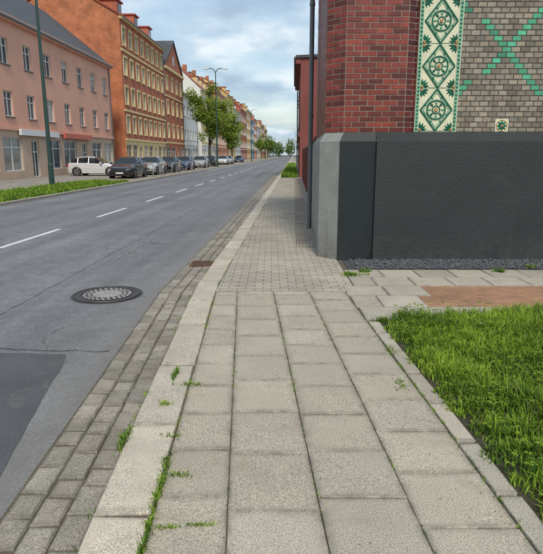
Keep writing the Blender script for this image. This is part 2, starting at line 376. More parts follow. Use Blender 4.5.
# ------------------------------------------------------------ pavement slabs (near)
b=MB(); sl=-.05
def colx(k,y): return .24+.43*k+sl*(y-1.96)
for k in range(-3,2):
    y=-2+(.215 if k%2 else 0)+U(-.03,.03)
    while y<6.32:
        L=.43 if k!=-1 else .5
        y1=min(y+L,6.34)
        if y1-y>.08:
            g=.005
            def xl(yy): return max(colx(k,yy),kerbR(yy)+.006)
            def xr(yy): return colx(k+1,yy)
            if xr(y)-xl(y)>.05 and xr(y1)-xl(y1)>.03:
                j=U(-.0015,.0015)
                b.slab([(xl(y)+g/2+j,y+g/2+j),(xr(y)-g/2+j,y+g/2-j),(xr(y1)-g/2-j,y1-g/2),(xl(y1)+g/2,y1-g/2)],-.06,U(-.003,.003),'slab',.004,tilt=.003,ew=.055)
        y=y1
b.make('pavement')
b=MB()
for j in range(5):
    y0=5.18+j*.49
    x=colx(2,y0) if y0<6.3 else 1.03
    first=True
    while x<9:
        L=.49 if not first else (.3 if j%2 else .49)
        first=False
        if 1.9<x+L/2<3.6 and 5.62<y0+.2<6.45: x+=L; continue
        b.slab([(x+.003,y0+.003),(x+L-.003,y0+.003),(x+L-.003,y0+.487),(x+.003,y0+.487)],-.06,U(-.004,.002),'slab_cool',.006,tilt=.003); x+=L
b.make('footpath')
b=MB(); b.poly([(1.6,5.55,-.0095),(3.9,5.55,-.0095),(3.9,6.7,-.0095),(1.6,6.7,-.0095)],'clinker'); b.make('clinker_paving_patch')
b=MB(); y=-2
def edgx(y): return colx(2,y)
while y<5.05:
    L=U(.46,.52); y1=min(y+L-.01,5.12)
    b.slab([(edgx(y)+.004,y),(edgx(y)+.115,y),(edgx(y1)+.115,y1),(edgx(y1)+.004,y1)],-.1,.008+U(-.004,.004),'slab_cool',.008,tilt=.003); y+=L
b.make('edging_stone')
b=MB(); b.poly([(edgx(-3)+.115,-3,.0),(14,-3,.0),(14,5.75,.0),(3.5,5.62,.0),(edgx(5.15)+.1,5.15,.0)],'soil'); b.make('lawn_soil')
b=MB()
for i in range(1100):
    if i<450: y=abs(random.gauss(0,1))*6+1.8; x=kerbL(y)-U(.0,.5)**1.0; z=RZ+.028
    elif i<650: y=U(1.8,6.2); x=kerbR(y)+abs(random.gauss(0,.05)); z=.009
    elif i<800: y=U(1.8,5.2); x=edgx(y)-abs(random.gauss(0,.12)); z=.009
    else: y=U(1.8,9); x=U(kerbR(y),1.0); z=.009
    s=U(.002,.007); a=U(0,6.28); c_,s_=math.cos(a)*s,math.sin(a)*s
    b.poly([(x-c_,y-s_,z),(x+s_*.5,y-c_*.5,z+s*.4),(x+c_,y+s_,z),(x-s_*.5,y+c_*.5,z+s*.3)],'debris')
b.make('leaf_litter')

# ------------------------------------------------------------ grass
def blades(name,pos,hts,mat,wid=.004,lean=.5,parent=None,z0=0,bias=0):
    n=len(pos); pos=np.asarray(pos); hts=np.asarray(hts)
    a=rng.uniform(0,2*np.pi,n)+.6*np.sin(pos[:,0]*5+pos[:,1]*3); l=rng.uniform(.1,lean,n)*hts; fx=np.cos(a);fy=np.sin(a)
    w=wid*rng.uniform(.6,1.5,n)
    ta=a+rng.uniform(-1,1,n)+np.pi/2; sx=np.cos(ta)*w; sy=np.sin(ta)*w
    V=np.zeros((n,5,3)); b0=pos
    V[:,0,0]=b0[:,0]-sx;V[:,0,1]=b0[:,1]-sy;V[:,0,2]=z0
    V[:,1,0]=b0[:,0]+sx;V[:,1,1]=b0[:,1]+sy;V[:,1,2]=z0
    mx=b0[:,0]+fx*l*.35;my=b0[:,1]+fy*l*.35
    V[:,2,0]=mx+sx*.8;V[:,2,1]=my+sy*.8;V[:,2,2]=hts*.6+z0
    V[:,3,0]=mx-sx*.8;V[:,3,1]=my-sy*.8;V[:,3,2]=hts*.6+z0
    V[:,4,0]=b0[:,0]+fx*l;V[:,4,1]=b0[:,1]+fy*l;V[:,4,2]=hts*(1-.3*np.minimum(1.4,(l/hts))**2)+z0
    me=bpy.data.meshes.new(name); me.vertices.add(n*5); me.vertices.foreach_set('co',V.ravel())
    base=np.arange(n)*5
    loops=np.stack([base,base+1,base+2,base+3,base+3,base+2,base+4],1).ravel()
    me.loops.add(n*7); me.loops.foreach_set('vertex_index',loops.astype(np.int32))
    me.polygons.add(2*n)
    ls=np.stack([np.arange(n)*7,np.arange(n)*7+4],1).ravel(); me.polygons.foreach_set('loop_start',ls.astype(np.int32))
    me.update(calc_edges=True)
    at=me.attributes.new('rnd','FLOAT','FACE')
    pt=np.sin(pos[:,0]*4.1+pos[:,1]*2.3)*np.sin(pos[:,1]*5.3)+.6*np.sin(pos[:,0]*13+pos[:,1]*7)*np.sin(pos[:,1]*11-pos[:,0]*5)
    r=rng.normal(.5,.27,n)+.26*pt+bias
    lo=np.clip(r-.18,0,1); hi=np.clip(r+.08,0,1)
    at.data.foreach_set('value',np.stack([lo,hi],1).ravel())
    me.materials.append(M[mat]); ob=bpy.data.objects.new(name,me); C.objects.link(ob)
    if parent: ob.parent=parent
    return ob
def vn(x,y): return .5+.25*np.sin(x*3.1+1.3*np.sin(y*2.7))+.25*np.sin(y*4.3+1.7*np.sin(x*3.9))
def vn2(x,y): return .5+.5*np.sin(x*15+2*np.sin(y*9))*np.sin(y*17+2*np.sin(x*11))
lawn=empty('lawn_grass')
n=98000
px=rng.uniform(1.05,5.2,n); py=rng.uniform(1.2,5.7,n)
lim=.24+.43*2-.05*(py-1.96)+.12+.03*np.sin(py*9)+.025*np.sin(py*23)
far=5.15+(px-1.1)*.2
keep=(px>lim)&(py<np.minimum(far,5.66)+.03*np.sin(px*11))&(px<1.3+py*.72)&(rng.random(n)<.6+.4*vn2(px,py))
px,py=px[keep],py[keep]
h=.055+.12*vn(px,py)**1.3*rng.uniform(.45,1.3,len(px))+.07*vn2(px,py)**2*rng.uniform(.3,1,len(px)); edge=np.clip((px-lim[keep])/.12,.45,1); h*=edge
h*=np.where(rng.random(len(px))<.02,1.6,1)
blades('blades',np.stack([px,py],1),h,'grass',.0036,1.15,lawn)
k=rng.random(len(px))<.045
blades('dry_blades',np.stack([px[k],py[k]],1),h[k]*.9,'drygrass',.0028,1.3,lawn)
n=16000; qx=rng.uniform(3,12,n); qy=rng.uniform(-2.5,5.5,n); kk=qx>1.3+qy*.7
blades('outer_blades',np.stack([qx[kk],qy[kk]],1),rng.uniform(.06,.16,kk.sum()),'grass',.008,.7,lawn)
b=MB()
for i in range(900):
    y=U(1.9,5.4); x=U(1.22,1.35+y*.5); s=U(.012,.034); zz=U(.05,.15)
    for k in range(3):
        a=2*math.pi*k/3+U(0,1); ca,sa=math.cos(a),math.sin(a)
        b.poly([(x,y,zz),(x+ca*s*.6-sa*s*.45,y+sa*s*.6+ca*s*.45,zz+.006),(x+ca*s*1.2,y+sa*s*1.2,zz),(x+ca*s*.6+sa*s*.45,y+sa*s*.6-ca*s*.45,zz+.006)],'grass',U(.05,.6))
for i in range(4):
    y=U(2,5.2); x=U(1.4,1.35+y*.45); zz=U(.1,.15)
    for k in range(7):
        a=2*math.pi*k/7; b.poly([(x,y,zz),(x+math.cos(a)*.01,y+math.sin(a)*.01,zz+.002),(x+math.cos(a+.6)*.01,y+math.sin(a+.6)*.01,zz+.002)],'petal')
b.make('clover_and_daisies',lawn)
def tuft(L,cx,cy,rx,ry,n,h):
    for i in range(n): L.append((random.gauss(cx,rx),random.gauss(cy,ry),U(.4,1.2)*h))
def px2w(x,y,h=1.6):
    v=(277-y)/545;u=(x-272)/545; t=h/(.2185-v*.9758); return t*u,t*(.9758+v*.2185)
W=[]
for (x,y,rx,ry,n,hh) in [(176,374,.012,.06,90,.04),(192,385,.05,.01,60,.03),(172,437,.035,.01,40,.03),(180,476,.03,.012,40,.03),(165,404,.02,.012,40,.03),(200,526,.035,.006,70,.022),(165,529,.03,.006,60,.02),(392,352,.02,.05,60,.04),(402,385,.02,.05,50,.03),(352,276,.05,.02,60,.06),(383,322,.05,.03,120,.07),(360,275,.1,.03,80,.05)]:
    X,Y=px2w(x,y); tuft(W,X,Y,rx,ry,n,hh)
tuft(W,kerbL(2.85)-.008,2.85,.012,.06,110,.05)
for i in range(26):
    Y=1.75+i*.035; X=kerbR(Y)+.003; tuft(W,X,Y,.009,.02,int(U(6,40)),U(.015,.055))
for i in range(60):
    Y=U(1.8,18); X=kerbR(Y)+.003
    tuft(W,X,Y,.006,.04,int(U(3,14)),U(.01,.025))
for i in range(90):
    Y=U(1.8,6); kk=random.choice([-1,0,1,2]); tuft(W,colx(kk,Y),Y,.004,.04,5,.012)
for i in range(60):
    Y=U(-1,5); tuft(W,edgx(Y)+U(-.002,.004),Y,.006,.03,8,.02)
for i in range(40):
    Y=U(1.8,14); tuft(W,kerbL(Y)-.01,Y,.006,.04,6,.03)
W=np.array(W); ob=blades('joint_weeds',W[:,:2],W[:,2],'grass',.0028,1.2,bias=-.1)
b=MB()
for i in range(6500):
    x=U(1.2,6.6); y=U(7.66,8.34); s=U(.008,.019); zz=U(0,.022)
    r=R(); i0=len(b.v); d=[U(.6,1.3)*s for _ in range(6)]
    c=[(d[0],U(-.3,.3)*s,0),(U(-.3,.3)*s,d[1],0),(-d[2],U(-.3,.3)*s,0),(U(-.3,.3)*s,-d[3],0),(U(-.3,.3)*s,U(-.3,.3)*s,d[4]*.8),(0,0,-d[5]*.6)]
    b.v+=[(x+p[0],y+p[1],zz+p[2]) for p in c]
    for f in ((0,1,4),(1,2,4),(2,3,4),(3,0,4)): b.f.append(tuple(i0+q for q in f)); b.m.append('gravel'); b.r.append(r)
b.poly([(1.1,7.64,-.009),(6.7,7.64,-.009),(6.7,8.4,-.009),(1.1,8.4,-.009)],'gravel',.1)
b.make('gravel')
W=[]
for x,y in ((500,272),(365,272),(350,275),(530,268)):
    X,Y=px2w(x,y); tuft(W,X,Y,.04,.03,60,.06)
W=np.array(W); blades('weed_clump',W[:,:2],W[:,2],'grass',.006,1.0,bias=-.15)

# ------------------------------------------------------------ big tiled brick building
bld=empty('brick_building')
sd=Vector((.04,1,0)).normalized()
A=Vector((.75,8.70)); A2=A+Vector((sd.x,sd.y))*3.6
Bc=Vector((1.02,8.40)); C1=Vector((1.57,8.40)); C2=Vector((1.57,8.34)); D=Vector((13,8.34))
ZP=1.80; ZT=1.93
pl=MB()
def plinth(p,q,mat,inn0,inn1):
    pl.poly([(p.x,p.y,-.1),(q.x,q.y,-.1),(q.x,q.y,ZP),(p.x,p.y,ZP)],mat)
    pl.poly([(p.x,p.y,ZP),(q.x,q.y,ZP),(*inn1,ZT),(*inn0,ZT)],mat)
iA2=(A2.x+.09,A2.y-.0); iA=(A.x+.08,A.y+.03); iB=(Bc.x+.07,Bc.y+.09); iC=(1.57,8.49); iD=(13,8.49)
plinth(A2,A,'base_grey',iA2,iA); plinth(A,Bc,'base_grey',iA,iB); plinth(Bc,C1,'base_black',iB,iC); plinth(C2,D,'base_dark',iC,iD)
pl.poly([(C1.x,C1.y,-.1),(C2.x,C2.y,-.1),(C2.x,C2.y,ZP),(C1.x,C1.y,ZP)],'base_dark')
pl.poly([(A2.x,A2.y,-.1),(13,A2.y,-.1),(13,A2.y,ZP),(A2.x,A2.y,ZP)],'base_dark'); pl.poly([(13,8.34,-.1),(13,A2.y,-.1),(13,A2.y,ZP),(13,8.34,ZP)],'base_dark')
o=pl.make('plinth',bld)
TOP=9.5
def bricks(b,o,u,n,L,z0,z1,bw,bh,fn,mort,g=.011,pro=.006):
    b.poly([o+Vector((0,0,z0)),o+u*L+Vector((0,0,z0)),o+u*L+Vector((0,0,z1)),o+Vector((0,0,z1))],mort)
    row=0; z=z0
    while z+bh<=z1+.001:
        x=-(bw/2 if row%2 else 0)
        while x<L:
            a=max(x,0)+g/2; c=min(x+bw,L)-g/2
            if c-a>.02:
                mt=fn((a+c)/2,z+bh/2)
                if mt:
                    d=pro+U(-.002,.002); e=.003; r=R()
                    t=U(-.001,.001)
                    i=len(b.v)
                    for (uu,zz,dd) in ((a,z+g/2,-.002),(c,z+g/2,-.002),(c,z+bh-g/2,-.002),(a,z+bh-g/2,-.002),(a+e,z+g/2+e,d+t),(c-e,z+g/2+e,d-t),(c-e,z+bh-g/2-e,d-t),(a+e,z+bh-g/2-e,d+t)):
                        q=o+u*uu+n*dd; b.v.append((q.x,q.y,zz))
                    for f in ((4,5,6,7),(0,1,5,4),(1,2,6,5),(2,3,7,6),(3,0,4,7)): b.f.append(tuple(i+k for k in f)); b.m.append(mt); b.r.append(r)
            x+=bw
        z+=bh; row+=1
wb=MB()
V3=lambda x,y,z=0: Vector((x,y,z))
bricks(wb,V3(*iA2),(V3(*iA)-V3(*iA2)).normalized(),V3(-1,.04).normalized(),(V3(*iA)-V3(*iA2)).length,ZT,TOP,.25,.077,lambda u,z:'rbrick','mortar')
u=(V3(*iB)-V3(*iA)); L=u.length; u.normalize()
bricks(wb,V3(*iA),u,V3(u.y,-u.x),L,ZT,TOP,.25,.077,lambda u,z:'rbrick','mortar')
X=V3(1,0); Nn=V3(0,-1)
bricks(wb,V3(*iB),X,Nn,1.99-iB[0],ZT,TOP,.225,.077,lambda u,z:'rbrick','mortar')
u=V3(2.15-1.99,.08); L=u.length; u.normalize()
bricks(wb,V3(1.99,8.49),u,V3(u.y,-u.x),L,ZT,TOP,.25,.077,lambda u,z:'rdark','mortar')
yw=8.57
def gfn(u,z):
    x=u+2.79; a=(x-3.45); c=(z-3.12)
    p=2.6
    d1=(a-c+p/2)%p-p/2; d2=(a+c+p/2)%p-p/2
    return 'green_brick' if min(abs(d1),abs(d2))<.062 else 'gbrick'
bricks(wb,V3(2.79,yw),X,Nn,5.4-2.79,ZT,TOP,.135,.0765,gfn,'mortar_grey')
for k in range(2):
    x0=5.4+k*4.0
    bricks(wb,V3(x0,8.49),X,Nn,1.0,ZT,TOP,.25,.077,lambda u,z:'rbrick','mortar')
    wb.poly([(x0,8.49,ZT),(x0,yw,ZT),(x0,yw,TOP),(x0,8.49,TOP)],'rdark'); wb.poly([(x0+1,8.49,ZT),(x0+1,yw,ZT),(x0+1,yw,TOP),(x0+1,8.49,TOP)],'rdark')
    x1=min(x0+4.0,13)
    bricks(wb,V3(x0+1,yw),X,Nn,x1-x0-1,ZT,TOP,.27,.0765,lambda u,z:'gbrick','mortar_grey')
wb.poly([(1.99,8.49,ZT),(13,8.49,ZT),(13,yw,ZT+.02),(2.1,yw,ZT+.02)],'base_dark')
wb.poly([(iA2[0],A2.y,ZT),(13,A2.y,ZT),(13,A2.y,TOP),(iA2[0],A2.y,TOP)],'brickside'); wb.poly([(13,8.49,ZT),(13,A2.y,ZT),(13,A2.y,TOP),(13,8.49,TOP)],'brickside')
wb.make('walls',bld)
tb=MB()
tb.box(2.155,2.79,8.535,yw,ZT+.01,TOP,'tile_cream')
yf=8.535
for side in (2.185,2.755):
    tb.box(side-.022,side+.022,yf-.012,yf,ZT+.01,TOP,'tile_mint')
    z=ZT+.05
    while z<TOP-.05:
        tb.cyl((side,yf-.026,z),(side,yf-.01,z),.011,.018,'tile_green',8); z+=.055
sz=.62; z=ZT+.02
def diskp(cx,cz,r,d,mat,n=16): tb.cyl((cx,yf-d,cz),(cx,yf,cz),r*.85,r,mat,n)
def petal(cx,cz,a,l,w,d,mat):
    ca,sa=math.cos(a),math.sin(a)
    P=[(0,0),(l*.5,w),(l,0),(l*.5,-w)]
    q=[(cx+p[0]*ca-p[1]*sa,cz+p[0]*sa+p[1]*ca) for p in P]
    m=(cx+l*.5*ca,cz+l*.5*sa)
    for k in range(4):
        n_=(k+1)%4; tb.poly([(q[k][0],yf-.002,q[k][1]),(q[n_][0],yf-.002,q[n_][1]),(m[0],yf-d,m[1])],mat,.5)
while z+sz<TOP:
    cx=2.47; cz=z+sz/2
    tb.box(2.215,2.725,yf-.004,yf,z,z+.008,'tile_green')
    for s in (-1,1):
        for t in (-1,1):
            p0=(cx,yf-.004,cz+t*.30); p1=(cx+s*.235,yf-.004,cz)
            tb.cyl(p0,p1,.014,.014,'tile_green',6)
            p0=(cx,yf-.004,cz+t*.25); p1=(cx+s*.195,yf-.004,cz); tb.cyl(p0,p1,.006,.006,'tile_mint',6)
    tb.torus((cx,yf-.004,cz),(0,1,0),.135,.013,'tile_green',24,6)
    tb.torus((cx,yf-.004,cz),(0,1,0),.055,.010,'tile_green',18,6)
    diskp(cx,cz,.028,.028,'tile_ochre')
    for k in range(8):
        a=math.pi/4*k; petal(cx+.06*math.cos(a),cz+.06*math.sin(a),a,.07,.022,.02,'tile_green' if k%2 else 'tile_mint')
        a+=math.pi/8; petal(cx+.15*math.cos(a),cz+.15*math.sin(a),a,.06,.016,.014,'tile_green')
    for sx in (-1,1):
        for sz_ in (-1,1):
            ax=cx+sx*.235; az=cz+sz_*.285; a=math.atan2(-sz_,-sx)
            for da in (-.75,-.25,.25,.75): petal(ax,az,a+da,.115,.022,.018,'tile_green')
            diskp(ax,az,.022,.025,'tile_ochre',10)
    z+=sz
ox,oz=3.48,2.03
tb.box(ox-.1,ox+.1,yw-.03,yw,oz-.085,oz+.1,'tile_cream')
yf=yw-.03
for k in range(8): petal(ox,oz,math.pi/4*k,.085,.022,.015,'tile_green')
tb.torus((ox,yf,oz),(0,1,0),.082,.007,'tile_ochre',18,5); diskp(ox,oz,.022,.02,'tile_ochre',10)
tb.make('ceramic_tiles',bld)
rb=MB(); rb.box(.6,13.15,8.2,A2.y+.15,TOP,TOP+.35,'rdark'); rb.box(.7,13,8.35,A2.y,TOP+.35,TOP+.5,'slate'); rb.make('cornice_and_roof',bld)
dp=MB(); px_,py_=A2.x-.05,A2.y-.12
dp.cyl((px_,py_,-.02),(px_,py_,TOP),.05,.05,'zinc',12)
for z in (.5,2.4,4.6,6.8,9): dp.cyl((px_,py_,z),(px_,py_,z+.05),.06,.06,'zinc',12)
dp.make('downpipe',bld)
b=MB(); b.box(.62,.8,12.6,38,-.1,1.9,'brickside'); b.box(.58,.84,12.6,38,1.9,1.98,'base_dark')
for k in range(9): b.box(.56,.86,12.7+k*3,13.0+k*3,-.1,2.1,'brickside')
b.make('yard_wall',street=True)
b=MB(); b.poly([(.95,9,-.002),(60,9,-.002),(60,400,-.002),(.95,400,-.002)],'leftpave'); b.make('yard_ground',street=True)

# ------------------------------------------------------------ facades
def wall(wb,gb,o,u,n,L,z0,z1,ops,mat,fr='frame',trim=None,dep=.16,bars=1,tr=.12):
    us=sorted(set([0,L]+[q for p in ops for q in p[:2]])); zs=sorted(set([z0,z1]+[q for p in ops for q in p[2:4]]))
    def P(a,d,z): q=o+u*a+n*d; return (q.x,q.y,z)
    for i in range(len(us)-1):
        for j in range(len(zs)-1):
            cu=(us[i]+us[i+1])/2; cz=(zs[j]+zs[j+1])/2
            if any(p[0]<cu<p[1] and p[2]<cz<p[3] for p in ops): continue
            wb.poly([P(us[i],0,zs[j]),P(us[i+1],0,zs[j]),P(us[i+1],0,zs[j+1]),P(us[i],0,zs[j+1])],mat)
    for p in ops:
        a,c,za,zb=p[:4]
        for q in ([P(a,0,za),P(c,0,za),P(c,-dep,za),P(a,-dep,za)],[P(a,0,zb),P(c,0,zb),P(c,-dep,zb),P(a,-dep,zb)],[P(a,0,za),P(a,0,zb),P(a,-dep,zb),P(a,-dep,za)],[P(c,0,za),P(c,0,zb),P(c,-dep,zb),P(c,-dep,za)]): wb.poly(q,trim or mat)
        hs=zb-(zb-za)*random.choice([0,0,0,.35,.5,.7]) if zb-za<2.2 else zb   # roller blind / curtain line
        gb.poly([P(a,-dep,za),P(c,-dep,za),P(c,-dep,hs),P(a,-dep,hs)],'glass')
        if hs<zb: gb.poly([P(a,-dep,hs),P(c,-dep,hs),P(c,-dep,zb),P(a,-dep,zb)],'glass',U(.75,1))
        f=.07
        for (x0,x1,y0,y1) in ((a,a+f,za,zb),(c-f,c,za,zb),(a+f,c-f,za,za+f),(a+f,c-f,zb-f,zb)): gb.obox(o,u,n,x0,x1,-dep+.003,-dep+.06,y0,y1,fr)
        if bars:
            m=(a+c)/2; gb.obox(o,u,n,m-.035,m+.035,-dep+.004,-dep+.055,za+f,zb-f,fr)
            h=za+(zb-za)*.68; gb.obox(o,u,n,a+f,m-.035,-dep+.004,-dep+.05,h,h+.06,fr); gb.obox(o,u,n,m+.035,c-f,-dep+.004,-dep+.05,h,h+.06,fr)
        if trim:
            wb.obox(o,u,n,a-tr,c+tr,.003,.1,zb+.003,zb+.22,trim); wb.obox(o,u,n,a-tr,c+tr,.003,.12,za-.14,za-.003,trim)
            wb.obox(o,u,n,a-tr,a-.003,.003,.06,za,zb,trim); wb.obox(o,u,n,c+.003,c+tr,.003,.06,za,zb,trim)
        elif za>.8: wb.obox(o,u,n,a-.06,c+.06,.003,.1,za-.07,za-.003,'zinc')
def house(name,x,y0,y1,h,cols,floors,mat,trim=None,roof='slate',rh=4.5,depth=11,ground=3.4,gmat=None,ww=1.05,wh=1.7,fr='frame',side=-1,bands=(),flank=None,gable=False,dormers=0,shop=True,chim=2,corn=None):
    e=empty(name,street=True); wb=MB();gb=MB();rb=MB()
    L=y1-y0
    if side<0: o=V3(x,y0); u=V3(0,1); n=V3(1,0)
    else: o=V3(x,y0); u=V3(0,1); n=V3(-1,0)
    fl=(h-ground-.5)/(floors-1); ops=[]; cw=L/cols
    for f in range(floors-1):
        za=ground+f*fl+.75
        for c in range(cols):
            m=cw*(c+.5); ops.append((m-ww/2,m+ww/2,za,za+wh))
    for c in range(cols):
        m=cw*(c+.5)
        if shop and c%3!=2: ops.append((m-cw*.4,m+cw*.4,.55,2.75))
        elif c%3==2: ops.append((m-.55,m+.55,.05,2.6))
        else: ops.append((m-ww/2,m+ww/2,1.1,2.7))
    lo=[p for p in ops if p[3]<ground]; up=[p for p in ops if p[2]>ground]
    wall(wb,gb,o,u,n,L,-.1,ground,lo,gmat or mat,fr,None); wall(wb,gb,o,u,n,L,ground,h,up,mat,fr,trim)
    bx=x+side*depth
    fm=flank or mat
    rx=x+side*depth/2
    for yy in (y0,y1):
        wb.poly([(x,yy,-.1),(bx,yy,-.1),(bx,yy,h),(x,yy,h)],fm)
        if not gable: wb.poly([(x,yy,h),(bx,yy,h),(rx,yy,h+rh)],fm)
    wb.poly([(bx,y0,-.1),(bx,y1,-.1),(bx,y1,h),(bx,y0,h)],fm)
    bm=corn or trim or 'white'
    for z in (ground,)+tuple(bands): wb.obox(o,u,n,0,L,.003,.13,z-.12,z+.1,bm)
    wb.obox(o,u,n,-.05,L+.05,.003,.35,h-.35,h-.01,bm)
    ov=.35
    if not gable:
        a=(x-side*ov); k=rh/(depth/2); ze=h+.02
        rb.hexa([(a,y0-.15,ze-k*ov+.0),(rx,y0-.15,h+rh+.02),(rx,y1+.15,h+rh+.02),(a,y1+.15,ze-k*ov),(a,y0-.15,ze-k*ov+.18),(rx,y0-.15,h+rh+.2),(rx,y1+.15,h+rh+.2),(a,y1+.15,ze-k*ov+.18)],roof)
        c2=bx+side*ov
        rb.hexa([(rx,y0-.15,h+rh+.02),(c2,y0-.15,ze-k*ov),(c2,y1+.15,ze-k*ov),(rx,y1+.15,h+rh+.02),(rx,y0-.15,h+rh+.2),(c2,y0-.15,ze-k*ov+.18),(c2,y1+.15,ze-k*ov+.18),(rx,y1+.15,h+rh+.2)],roof)
        for d in range(dormers):
            m=y0+L*(d+.5)/dormers; x1=x+side*.9; zz=h+k*.9
            rb.box(min(x1,x1+side*2.5),max(x1,x1+side*2.5),m-.8,m+.8,h+.3,zz+1.5,mat)
            gb.box(x1-.03,x1+.03,m-.5,m+.5,zz+.2,zz+1.3,'glass'); rb.box(min(x1-side*.2,x1+side*2.6),max(x1-side*.2,x1+side*2.6),m-.95,m+.95,zz+1.5,zz+1.65,roof)
        gb.cyl((a-side*.05,y0,ze-k*ov+.05),(a-side*.05,y1,ze-k*ov+.05),.07,.07,'zinc',8)
    else:
        m=(y0+y1)/2
        wb.poly([(x,y0,h),(x,y1,h),(x,m,h+rh)],mat); wb.poly([(bx,y0,h),(bx,y1,h),(bx,m,h+rh)],fm)
        for s0,s1 in ((y0,m),(m,y1)):
            za,zb=(h,h+rh) if s0==y0 else (h+rh,h)
            rb.hexa([(x-side*.2,s0,za),(bx,s0,za),(bx,s1,zb),(x-side*.2,s1,zb),(x-side*.2,s0,za+.25),(bx,s0,za+.25),(bx,s1,zb+.25),(x-side*.2,s1,zb+.25)],roof)
        gb.obox(o,u,n,L/2-.5,L/2+.5,.003,.04,h+.8,h+2.1,'glass')
    for c in range(chim):
        yy=y0+L*(c+.5)/chim; rb.box(rx-.4,rx+.4,yy-.55,yy+.55,h+rh*.5,h+rh+1.1,'ored'); rb.box(rx-.46,rx+.46,yy-.6,yy+.6,h+rh+1.1,h+rh+1.22,'white')
    xx=x-side*.1; gb.cyl((xx,y1-.3,0),(xx,y1-.3,h-.4),.06,.06,'zinc',8)
    wb.make('walls',e); gb.make('windows',e); rb.make('roof',e)
    return e
house('pink_house',-18.5,22,56.8,10.3,11,3,'pink',None,'slate',4.8,12,3.3,'pinklow',1.15,1.6,bands=(),chim=0,flank='pink',corn='pink')
b=MB(); b.box(-18.4,-18.2,44.2,50,2.9,3.3,'shop'); b.box(-18.4,-18.2,37,43,2.9,3.3,'signw'); b.make('shop_sign',street=True)
house('brick_apartment_house',-18.5,61.2,80.6,16,8,5,'bred','cream','redroof',3.4,12,3.3,'cream',1.15,1.75,bands=(6.4,12.6),flank='ored',dormers=3,chim=2)
house('gabled_brick_house',-18.5,81,94,14,4,4,'bred','cream','slate',4.2,12,3.4,'ored',1.1,1.8,gable=True,flank='ored',bands=(10,),chim=0)
house('white_house',-18.5,94.3,107,11.6,5,3,'white',None,'slate',3,11,3.4,None,1.1,1.7,bands=())
house('red_roof_house',-18.5,112,133,14.5,8,4,'cream','white','redroof',5.5,12,3.6,'white',1.1,1.8,dormers=4,flank='white')
cols=['salmon','ochre','white','bred','ochre','blue','salmon','white','cream','bred','salmon','ochre']
y=134
for i,c in enumerate(cols):
    L=[22,18,20,24][i%4]; hh=[16.5,18,15.5,17.5,19][i%5]
    house(['terraced_house','apartment_house'][i%2],-18.5,y,y+L-.2,hh,6,4 if i%2 else 5,c,'white' if c!='white' else None,'redroof' if i%2 else 'slate',4,12,3.5,None,1.2,1.8,flank=c,dormers=2)
    y+=L
house('redbrown_house',.42,40,56,8.1,5,3,'redbrown',None,'slate',.3,14,3.0,None,1,1.3,side=1,chim=0,flank='redbrown',bands=(),corn='redbrown')
y=170
for i in range(5):
    house('distant_house',8,y,y+24,11+i%3*2,6,4,cols[(i*5)%12],None,'redroof',4,12,3.3,side=1,chim=1); y+=40

# ------------------------------------------------------------ left side ground
b=MB(); b.poly([(-40,-60,0),(-10,-60,0),(-10,450,0),(-40,450,0)],'leftpave'); b.make('far_side_pavement',street=True)
b=MB(); y=-40
while y<400:
    L=2 if y<120 else 20
    b.slab([(-10.02,y),(-9.86,y),(-9.86,y+L-.015),(-10.02,y+L-.015)],-.15,.015,'kerb',.012); y+=L
b.make('far_kerb',street=True)
b=MB(); b.poly([(-12.9,-40,.004),(-10.05,-40,.004),(-10.05,33.5,.004),(-12.9,33.5,.004)],'verge'); b.make('verge',street=True)
n=24000; vx=rng.uniform(-12.85,-10.05,n); vy=rng.uniform(10,33.4,n)
wx=vx*math.cos(TH)+vy*math.sin(TH); wy=-vx*math.sin(TH)+vy*math.cos(TH)
blades('verge_grass',np.stack([wx,wy],1),rng.uniform(.06,.2,n)*(.6+.8*vn(vx,vy)),'grass',.012,.7,bias=-.1)
b=MB(); b.poly([(-13.2,33.6,.006),(-10.05,33.6,.006),(-10.05,300,.006),(-13.2,300,.006)],'pave2'); b.make('parking_bay',street=True)
b=MB(); b.poly([(-.9,40,.003),(.2,40,.003),(.35,95,.003),(-.9,95,.003)],'verge'); b.make('grass_strip',street=True)
n=16000; vx=rng.uniform(-.9,.25,n); vy=rng.uniform(40,95,n)
wx=vx*math.cos(TH)+vy*math.sin(TH); wy=-vx*math.sin(TH)+vy*math.cos(TH)
blades('strip_grass',np.stack([wx,wy],1),rng.uniform(.1,.4,n),'grass',.02,.7,bias=-.15)

# ------------------------------------------------------------ lamps
def lamp(x,y,h,arms,mat,name='street_lamp',r=.1):
    e=empty(name,street=True,loc=(x,y,0)); b=MB()
    b.cyl((0,0,0),(0,0,1.1),r*1.25,r*1.2,mat,12); b.cyl((0,0,1.1),(0,0,1.2),r*1.25,r,mat,12); b.cyl((0,0,1.2),(0,0,h),r,r*.55,mat,12)
    b.make('pole',e,smooth=False); b=MB()
    for s,l in arms:
        pts=[(0,0,h-.02),(s*l*.25,0,h+.35),(s*l*.6,0,h+.5),(s*l,0,h+.5)]
        for p,q in zip(pts,pts[1:]): b.cyl(p,q,r*.5,r*.45,mat,8)
        x0,x1=sorted((s*l,s*(l+.75)))
        b.hexa([(x0,-.14,h+.42),(x1,-.14,h+.42),(x1,.14,h+.42),(x0,.14,h+.42),(x0+.05,-.09,h+.58),(x1-.1,-.09,h+.55),(x1-.1,.09,h+.55),(x0+.05,.09,h+.58)],'grey_metal')
        b.box(x0+.1,x1-.05,-.1,.1,h+.38,h+.418,'lamp')
    b.make('lantern',e)
lamp(-12.4,27.9,10,[(1,1.6)],'green_metal',r=.11)
lamp(-10.6,77,12.4,[(1,.9),(-1,.9)],'green_metal',r=.11)
lamp(-10.6,140,12,[(1,.9),(-1,.9)],'green_metal')
lamp(-10.6,210,12,[(1,.9),(-1,.9)],'green_metal')
